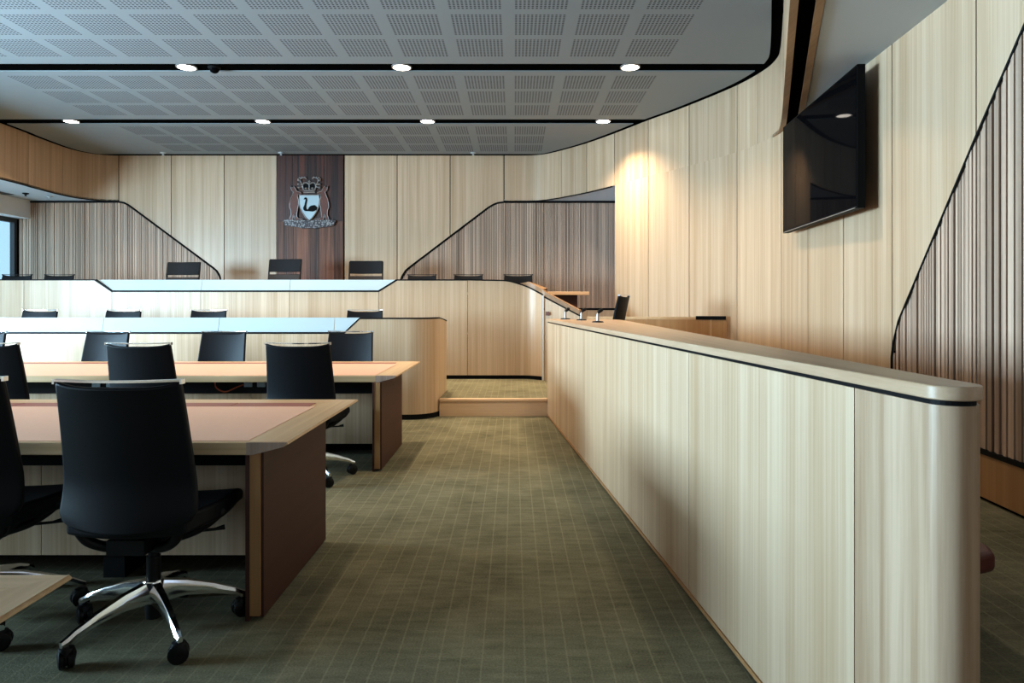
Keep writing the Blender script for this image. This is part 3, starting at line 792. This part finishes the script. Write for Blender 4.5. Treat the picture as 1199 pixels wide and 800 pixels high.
# curved right end and the sloping side
cv = spline([(sx[6] + .003, YJ), (-.2, YJ), (.05, YJ), (.20, 9.98), (.31, 9.92), (.395, 9.83)], 5)
def ztop(p):
    q = px_of(p); T = [(545, 327.5), (590, 328.3), (597, 329.2), (603.5, 331), (611, 333.3), (619, 336.3), (634.5, 344.5), (637, 347.5), (677, 368.8), (690, 375)]
    for (a, ya), (b, yb_) in zip(T, T[1:]):
        if a <= q <= b: y = ya + (yb_ - ya) * (q - a) / (b - a); return CAMZ + (HY - y) * p[1] / F
    return zj if q < 545 else 1.12
MB().ribbon(cv, zb0, [ztop(p) - .012 for p in cv], -.03).build('curved_panel', 'oak', root, smooth=30)
MB().box(.400, .428, 9.79, 9.83, .2, ztop((.41, 9.81)) - .005).build('corner_post', 'white', root, bevel=.004)
sd = [(.434, 9.81), (.60, 9.75), (.78, 9.68), (.92, 9.63)]
MB().ribbon(sd, .2, [ztop(p) - .01 for p in sd], -.03).build('side_panel', 'oak', root)
allp = [p for p in cv] + sd
MB().ribbon(offset(allp, .004), [ztop(p) - .012 for p in allp], [ztop(p) + .006 for p in allp], -.06).build('cap_trim', 'trim', root)
capp = [p for p in allp if px_of(p) > 606]
n = len(capp)
MB().ribbon(offset(capp, -.01), [ztop(p) + .007 for p in capp], [ztop(p) + .012 + .062 * min(1, i / 4) for i, p in enumerate(capp)], -.12).build('cap_rail', 'rim', root)
t = MB()
t.loft([(sx[0], YJ - .004, zj - .012), (xa, YJ - .004, zj - .012), (xa + .008, YJ - .004, zj + .004), (sx[0], YJ - .004, zj + .004)], [(sx[0], YJ + .05, zj - .012), (xa, YJ + .05, zj - .012), (xa + .008, YJ + .05, zj + .004), (sx[0], YJ + .05, zj + .004)])
def bar2(a, b, w=.024):
    d = Vector((b[0] - a[0], 0, b[1] - a[1])).normalized(); nn = Vector((-d.z, 0, d.x)) * w * .5
    c = [Vector((a[0], 0, a[1])) - nn, Vector((b[0], 0, b[1])) - nn, Vector((b[0], 0, b[1])) + nn, Vector((a[0], 0, a[1])) + nn]
    t.loft([(p.x, YJ - .005, p.z) for p in c], [(p.x, YJ + .03, p.z) for p in c])
bar2((xa, zj - .005), (sx[2], zl)); bar2((sx[2], zl), (sx[5], zl)); bar2((sx[5], zl), (xbv, zj - .005)); bar2((xbv, zj - .005), (sx[6], zj - .005), .018)
t.build('edge_trim', 'trim', root)
g = MB()
def gl(a, b, c, d): g.loft([(a, YJ + .01, zl), (b, YJ + .01, zl), (b, YJ + .02, zl), (a, YJ + .02, zl)], [(c, YJ + .05, zj), (d, YJ + .05, zj), (d, YJ + .06, zj), (c, YJ + .06, zj)])
gl(sx[2], sx[3] - .003, xa, sx[3] - .003); gl(sx[3] + .003, sx[4] - .003, sx[3] + .003, sx[4] - .003); gl(sx[4] + .003, sx[5], sx[4] + .003, xbv)
g.build('glass_strip', 'backglass', root)
MB().ribbon([(p[0], p[1] + .035) for p in [(sx[0], YJ)] + cv], .2, zb0, -.02).build('kickboard', 'black', root)
MB().box(sx[0], .25, YJ + .062, YJ + .55, 1.44, 1.47).build('worktop', 'oak_x', root)

st = thing('side_table', 'small side table with orange oak top behind the curved bench end', 'table', (.85, 11.3, .75))
MB().box(.50, 1.21, 11.05, 11.55, 1.445, 1.50).build('tabletop', 'oak_step', st, bevel=.004)
MB().box(.62, 1.03, 11.12, 11.5, .75, 1.445).build('pedestal', 'burgundy', st)

# ================================================================== dividing wall with counter
root = thing('dividing_wall', 'long pale oak dividing wall with timber counter and rounded near end', 'partition', (.7, 4.7, 0))
brk = [7.90, 6.83, 5.56, 4.29, 3.02, 1.754]
m = MB(); z0, z1 = .034, 1.084
for a, b in zip(brk, brk[1:]):
    MB().ribbon([(xf(a - .002), a - .002), (xf(b + .002), b + .002)], z0, z1, -.02).build('veneer_panel', 'oak', root)
r = .055; yc = 1.49; xc = xf(yc) + r
endp = [(xf(1.752), 1.752), (xf(1.6), 1.6)] + arc(xc, yc, r, 180, 360, 18) + [(xb(1.6) - .006, 1.62), (xb(2.0) - .008, 2.0)]
MB().ribbon(endp, z0, z1, -.018).build('end_panel', 'oak_end', root, smooth=30)
MB().plan([(xf(7.9) + .022, 7.9), (xf(1.6) + .022, 1.6), (xf(1.6) + .06, 1.6), (xf(7.9) + .06, 7.9)], 0, 1.094).build('core', 'recess', root)
MB().plan([(xf(7.9), 7.9), (xf(7.9) + .06, 7.9), (xf(7.9) + .06, 7.905), (xf(7.9), 7.905)], 0, 1.084).build('far_end_panel', 'oak', root)
MB().ribbon([(xf(7.9) - .004, 7.9), (xf(1.6) - .004, 1.6)] + arc(xc, yc, r + .004, 180, 360, 14), .014, .031, -.02).build('base_trim', 'oak_dark', root)
MB().ribbon([(xf(7.9) + .008, 7.9), (xf(1.6) + .008, 1.6)] + arc(xc, yc, r - .008, 180, 360, 14), 0, .014, -.02).build('plinth', 'black', root)
MB().ribbon([(xf(7.88) + .006, 7.88), (xf(1.6) + .006, 1.6)] + arc(xc, yc, r - .006, 180, 350, 14), 1.084, 1.095, -.02).build('shadow_gap', 'trim', root)
ctop = [(xf(7.92) - .005, 7.92), (xf(1.6) - .005, 1.6)] + arc(xc, yc, r + .005, 180, 360, 18) + [(xb(1.62), 1.62), (xb(2.0), 2.0), (xb(7.45), 7.45), (1.15, 7.62), (.9, 7.8)]
MB().plan(ctop, 1.095, 1.126).build('counter_top', 'oak_y', root, bevel=.003, smooth=35)
MB().plan([(xb(2.0) - .02, 2.0), (xb(2.0) - .004, 2.0), (xb(7.4) - .1, 7.4), (xb(7.4) - .12, 7.4)], .2, 1.094).build('back_panel', 'oak', root)

def mic(x, y, label):
    r = thing('microphone', label, 'microphone', (x, y, 1.126), group='gooseneck microphones on the counter'); local(r)
    MB().lathe([(.055, 0), (.055, .006), (.045, .012), (.012, .014)], 20).build('base_plate', 'plastic', r, smooth=40)
    MB().lathe([(.014, .012), (.014, .075), (.009, .08), (.009, .09)], 14).build('stem', 'silver', r, smooth=40)
    MB().tube([(0, 0, .085), (.008, .0, .098), (.03, 0, .115), (.048, 0, .124)], [.010, .016, .019, .012], 12).build('head', 'plastic', r, smooth=60)
    return r
mic(.79, 6.45, 'black-headed microphone on silver stem, nearest of three on the counter')
mic(.715, 7.25, 'black-headed microphone on silver stem, middle one of three on the counter')
mic(.58, 7.74, 'black-headed microphone, farthest of three at the far end of the counter')
sw = MB().box(.46, .505, 9.765, 9.785, 1.13, 1.185)
wp = MB().loft([(.455, 9.786, 1.135), (.507, 9.768, 1.135), (.507, 9.768, 1.19), (.455, 9.786, 1.19)], [(.452, 9.774, 1.135), (.504, 9.756, 1.135), (.504, 9.756, 1.19), (.452, 9.774, 1.19)]).build('wall_switch', 'roo')
tag(wp, 'small brown square switch on the sloping bench end above the counter', 'switch')

# low partition at the gallery's far end
root = thing('low_partition', 'low oak partition closing the far end of the gallery by the wall', 'partition', (1.8, 8.6, .2))
p0, p1, p2 = (.95, 8.92), (1.68, 8.69), (2.43, 8.45)
MB().ribbon([p0, p1], .2, 1.105, -.03).ribbon([(p1[0] + .005, p1[1]), p2], .2, 1.105, -.03).build('veneer_panel', 'oak_dark', root)
MB().ribbon([p0, p2], 1.105, 1.135, -.09).build('cap_rail', 'oak_x', root)
MB().ribbon([(2.26, 8.50), (2.60, 8.39)], 1.105, 1.148, -.10).build('end_block', 'trim', root)
MB().ribbon([(2.44, 8.45), (2.61, 8.395)], .2, 1.105, -.05).build('end_post', 'oak_dark', root)

# gallery bench seat peeping past the near end
root = thing('gallery_bench', 'burgundy leather bench seat peeping past the near end of the dividing wall', 'bench', (1.33, 3.0, .2))
sp_ = [(1.10, 2.15 + .06), (1.12, 2.17), (1.16, 2.15), (1.48, 2.15), (1.53, 2.17), (1.553, 2.23), (1.553, 4.3), (1.10, 4.3)]
MB().plan(sp_, .445, .512).build('seat_cushion', 'seatred', root, bevel=.018, seg=3, smooth=50)
for y in (2.35, 4.1):
    for x in (1.16, 1.42): MB().box(x - .02, x + .02, y - .02, y + .02, .2, .445).build('leg', 'black', root)

# ================================================================== television
tv = thing('wall_television', 'large black flat television screen mounted high on the right wall', 'television', (2.62, 5.95, 2.01))
ang = lambda y: .503 + 0
A = Vector((2.533, 5.05)); B = Vector((2.70, 6.87)); d = (B - A).normalized(); nrm = Vector((d.y, -d.x))
def tvbox(u0, u1, t0, t1, z0, z1):
    L = (B - A).length
    P = [A + d * (u0 * L) + nrm * t0, A + d * (u1 * L) + nrm * t0, A + d * (u1 * L) + nrm * t1, A + d * (u0 * L) + nrm * t1]
    return MB().plan([(p.x, p.y) for p in P], z0, z1)
tvbox(0, 1, .003, .062, 2.010, 3.075).build('casing', 'tvcase', tv, bevel=.004)
tvbox(.008, .992, 0, .0045, 2.030, 3.060).build('screen', 'screen', tv)
tvbox(.02, .98, -.003, .004, 2.012, 2.018).build('lower_lip', 'silver', tv)
m = tvbox(.25, .75, .062, .13, 2.3, 2.8); m.build('wall_bracket', 'black', tv)

# ================================================================== ceiling fixtures
def downlight(x, y, label):
    r = thing('downlight', label, 'ceiling light', (x, y, ZC), group='round downlights in the black ceiling slots'); local(r)
    MB().lathe([(.112, -.004), (.112, .05), (.095, .05), (.095, -.004), (.112, -.004)], 28, cap=False).build('ring', 'silver', r, smooth=40)
    MB().lathe([(.098, -.002), (.098, .03)], 28).build('lens', 'lamp', r, smooth=40)
    MB().lathe([(.09, .05), (.09, .2)], 20).build('housing', 'black', r, smooth=40)
    return r
def spot(x, y, z, e, size=2.2, blend=.9):
    l = bpy.data.lights.new('downlight_beam', 'SPOT'); l.energy = e; l.color = (1, .79, .55); l.spot_size = size; l.spot_blend = blend; l.shadow_soft_size = .1
    o = bpy.data.objects.new('downlight_beam', l); COL.objects.link(o); o.location = (x, y, z)
names1 = {-3.67: 'lit round downlight in the nearer ceiling slot, leftmost of three', -1.26: 'lit round downlight in the nearer ceiling slot, middle of three', 1.30: 'lit round downlight in the nearer ceiling slot, rightmost of three'}
names2 = {-6.43: 'lit round downlight in the farther ceiling slot, leftmost of four', -3.65: 'lit round downlight in the farther ceiling slot, second from left', -1.256: 'lit round downlight in the farther ceiling slot, third from left', 1.293: 'lit round downlight in the farther ceiling slot, nearest the curved wall'}
for x, lab in names1.items(): downlight(x, 7.655, lab); spot(x, 7.655, ZC - .03, 230)
for x, lab in names2.items(): downlight(x, 9.92, lab); spot(x, 9.92, ZC - .03, 400)
for x in (-6.4, -3.65, -1.26, 1.2):
    spot(x, 5.39, ZC - .03, 140)
cam_ = thing('dome_camera', 'small black dome camera in the nearer ceiling slot beside the leftmost light', 'camera', (-3.37, 7.68, ZC)); local(cam_)
MB().lathe([(.07, .06), (.07, .0), (.06, -.01)], 20).build('mount', 'black', cam_, smooth=40)
MB().lathe([(.056, 0), (.054, -.02), (.04, -.042), (.02, -.054), (.004, -.056)], 20).build('dome', 'screen', cam_, smooth=60)
def head(x, y, z, lab, mat='soffit'):
    o = MB().lathe([(.05, 0), (.05, -.012), (.03, -.02), (.012, -.03), (.010, -.045), (.022, -.047), (.022, -.05), (.003, -.05)], 16, (x, y, z)).build('ceiling_sensor', mat, smooth=40)
    tag(o, lab, 'sensor')
head((191 - CX) * 11.95 / F, 11.95, ZC, 'tiny sensor on the ceiling strip above the left wall panels')
head((329 - CX) * 11.95 / F, 11.95, ZC, 'tiny sensor on the ceiling strip above the dark timber panel')
head((554 - CX) * 11.95 / F, 11.95, ZC, 'tiny sensor on the ceiling strip right of the dark timber panel')
head((30 - CX) * 11.4 / F, 11.4, ZS, 'small black camera dome under the white soffit at left', 'black')
head((58 - CX) * 11.7 / F, 11.7, ZS, 'small sensor under the white soffit at left, beside the black dome')
v = MB().box(-8.62, -8.45, 9.4, 11.55, ZS - .006, ZS - .001).build('air_vent', 'frame'); tag(v, 'dark linear air vent slot in the white soffit at left', 'vent')

# ================================================================== light
def area(name, loc, rot, sx_, sy_, e, col):
    l = bpy.data.lights.new(name, 'AREA'); l.shape = 'RECTANGLE'; l.size = sx_; l.size_y = sy_; l.energy = e; l.color = col
    o = bpy.data.objects.new(name, l); COL.objects.link(o); o.location = loc; o.rotation_euler = rot
    return o
area('window_daylight', (XW - .35, 3.1, 1.95), (0, -PI / 2, 0), 2.3, 4.6, 3050, (.80, .875, 1.0))
area('window_daylight', (XW - .35, 9.9, 1.95), (0, -PI / 2, 0), 2.3, 4.0, 60, (.78, .91, 1.0))
w = bpy.data.worlds.new('world'); scene.world = w; w.use_nodes = True
bg = w.node_tree.nodes['Background']; bg.inputs[0].default_value = (.66, .79, .97, 1); bg.inputs[1].default_value = 1.3

cam = bpy.data.cameras.new('camera'); co = bpy.data.objects.new('camera', cam); COL.objects.link(co)
co.location = (0, 0, CAMZ); co.rotation_euler = (PI / 2, 0, 0)
cam.sensor_width = 36; cam.sensor_fit = 'HORIZONTAL'; cam.lens = 36 * F / 1199
cam.shift_x = -(CX - 599.5) / 1199; cam.shift_y = -(400 - HY) / 1199
cam.clip_start = .05
scene.camera = co
scene.view_settings.view_transform = 'Standard'
scene.view_settings.look = 'None'
scene.view_settings.exposure = .05
scene.view_settings.gamma = .86
scene.cycles.max_bounces = 8
scene.cycles.diffuse_bounces = 5
scene.cycles.sample_clamp_indirect = 6
scene.cycles.use_denoising = True
for o in bpy.data.objects:
    if '_o' in o: del o['_o']
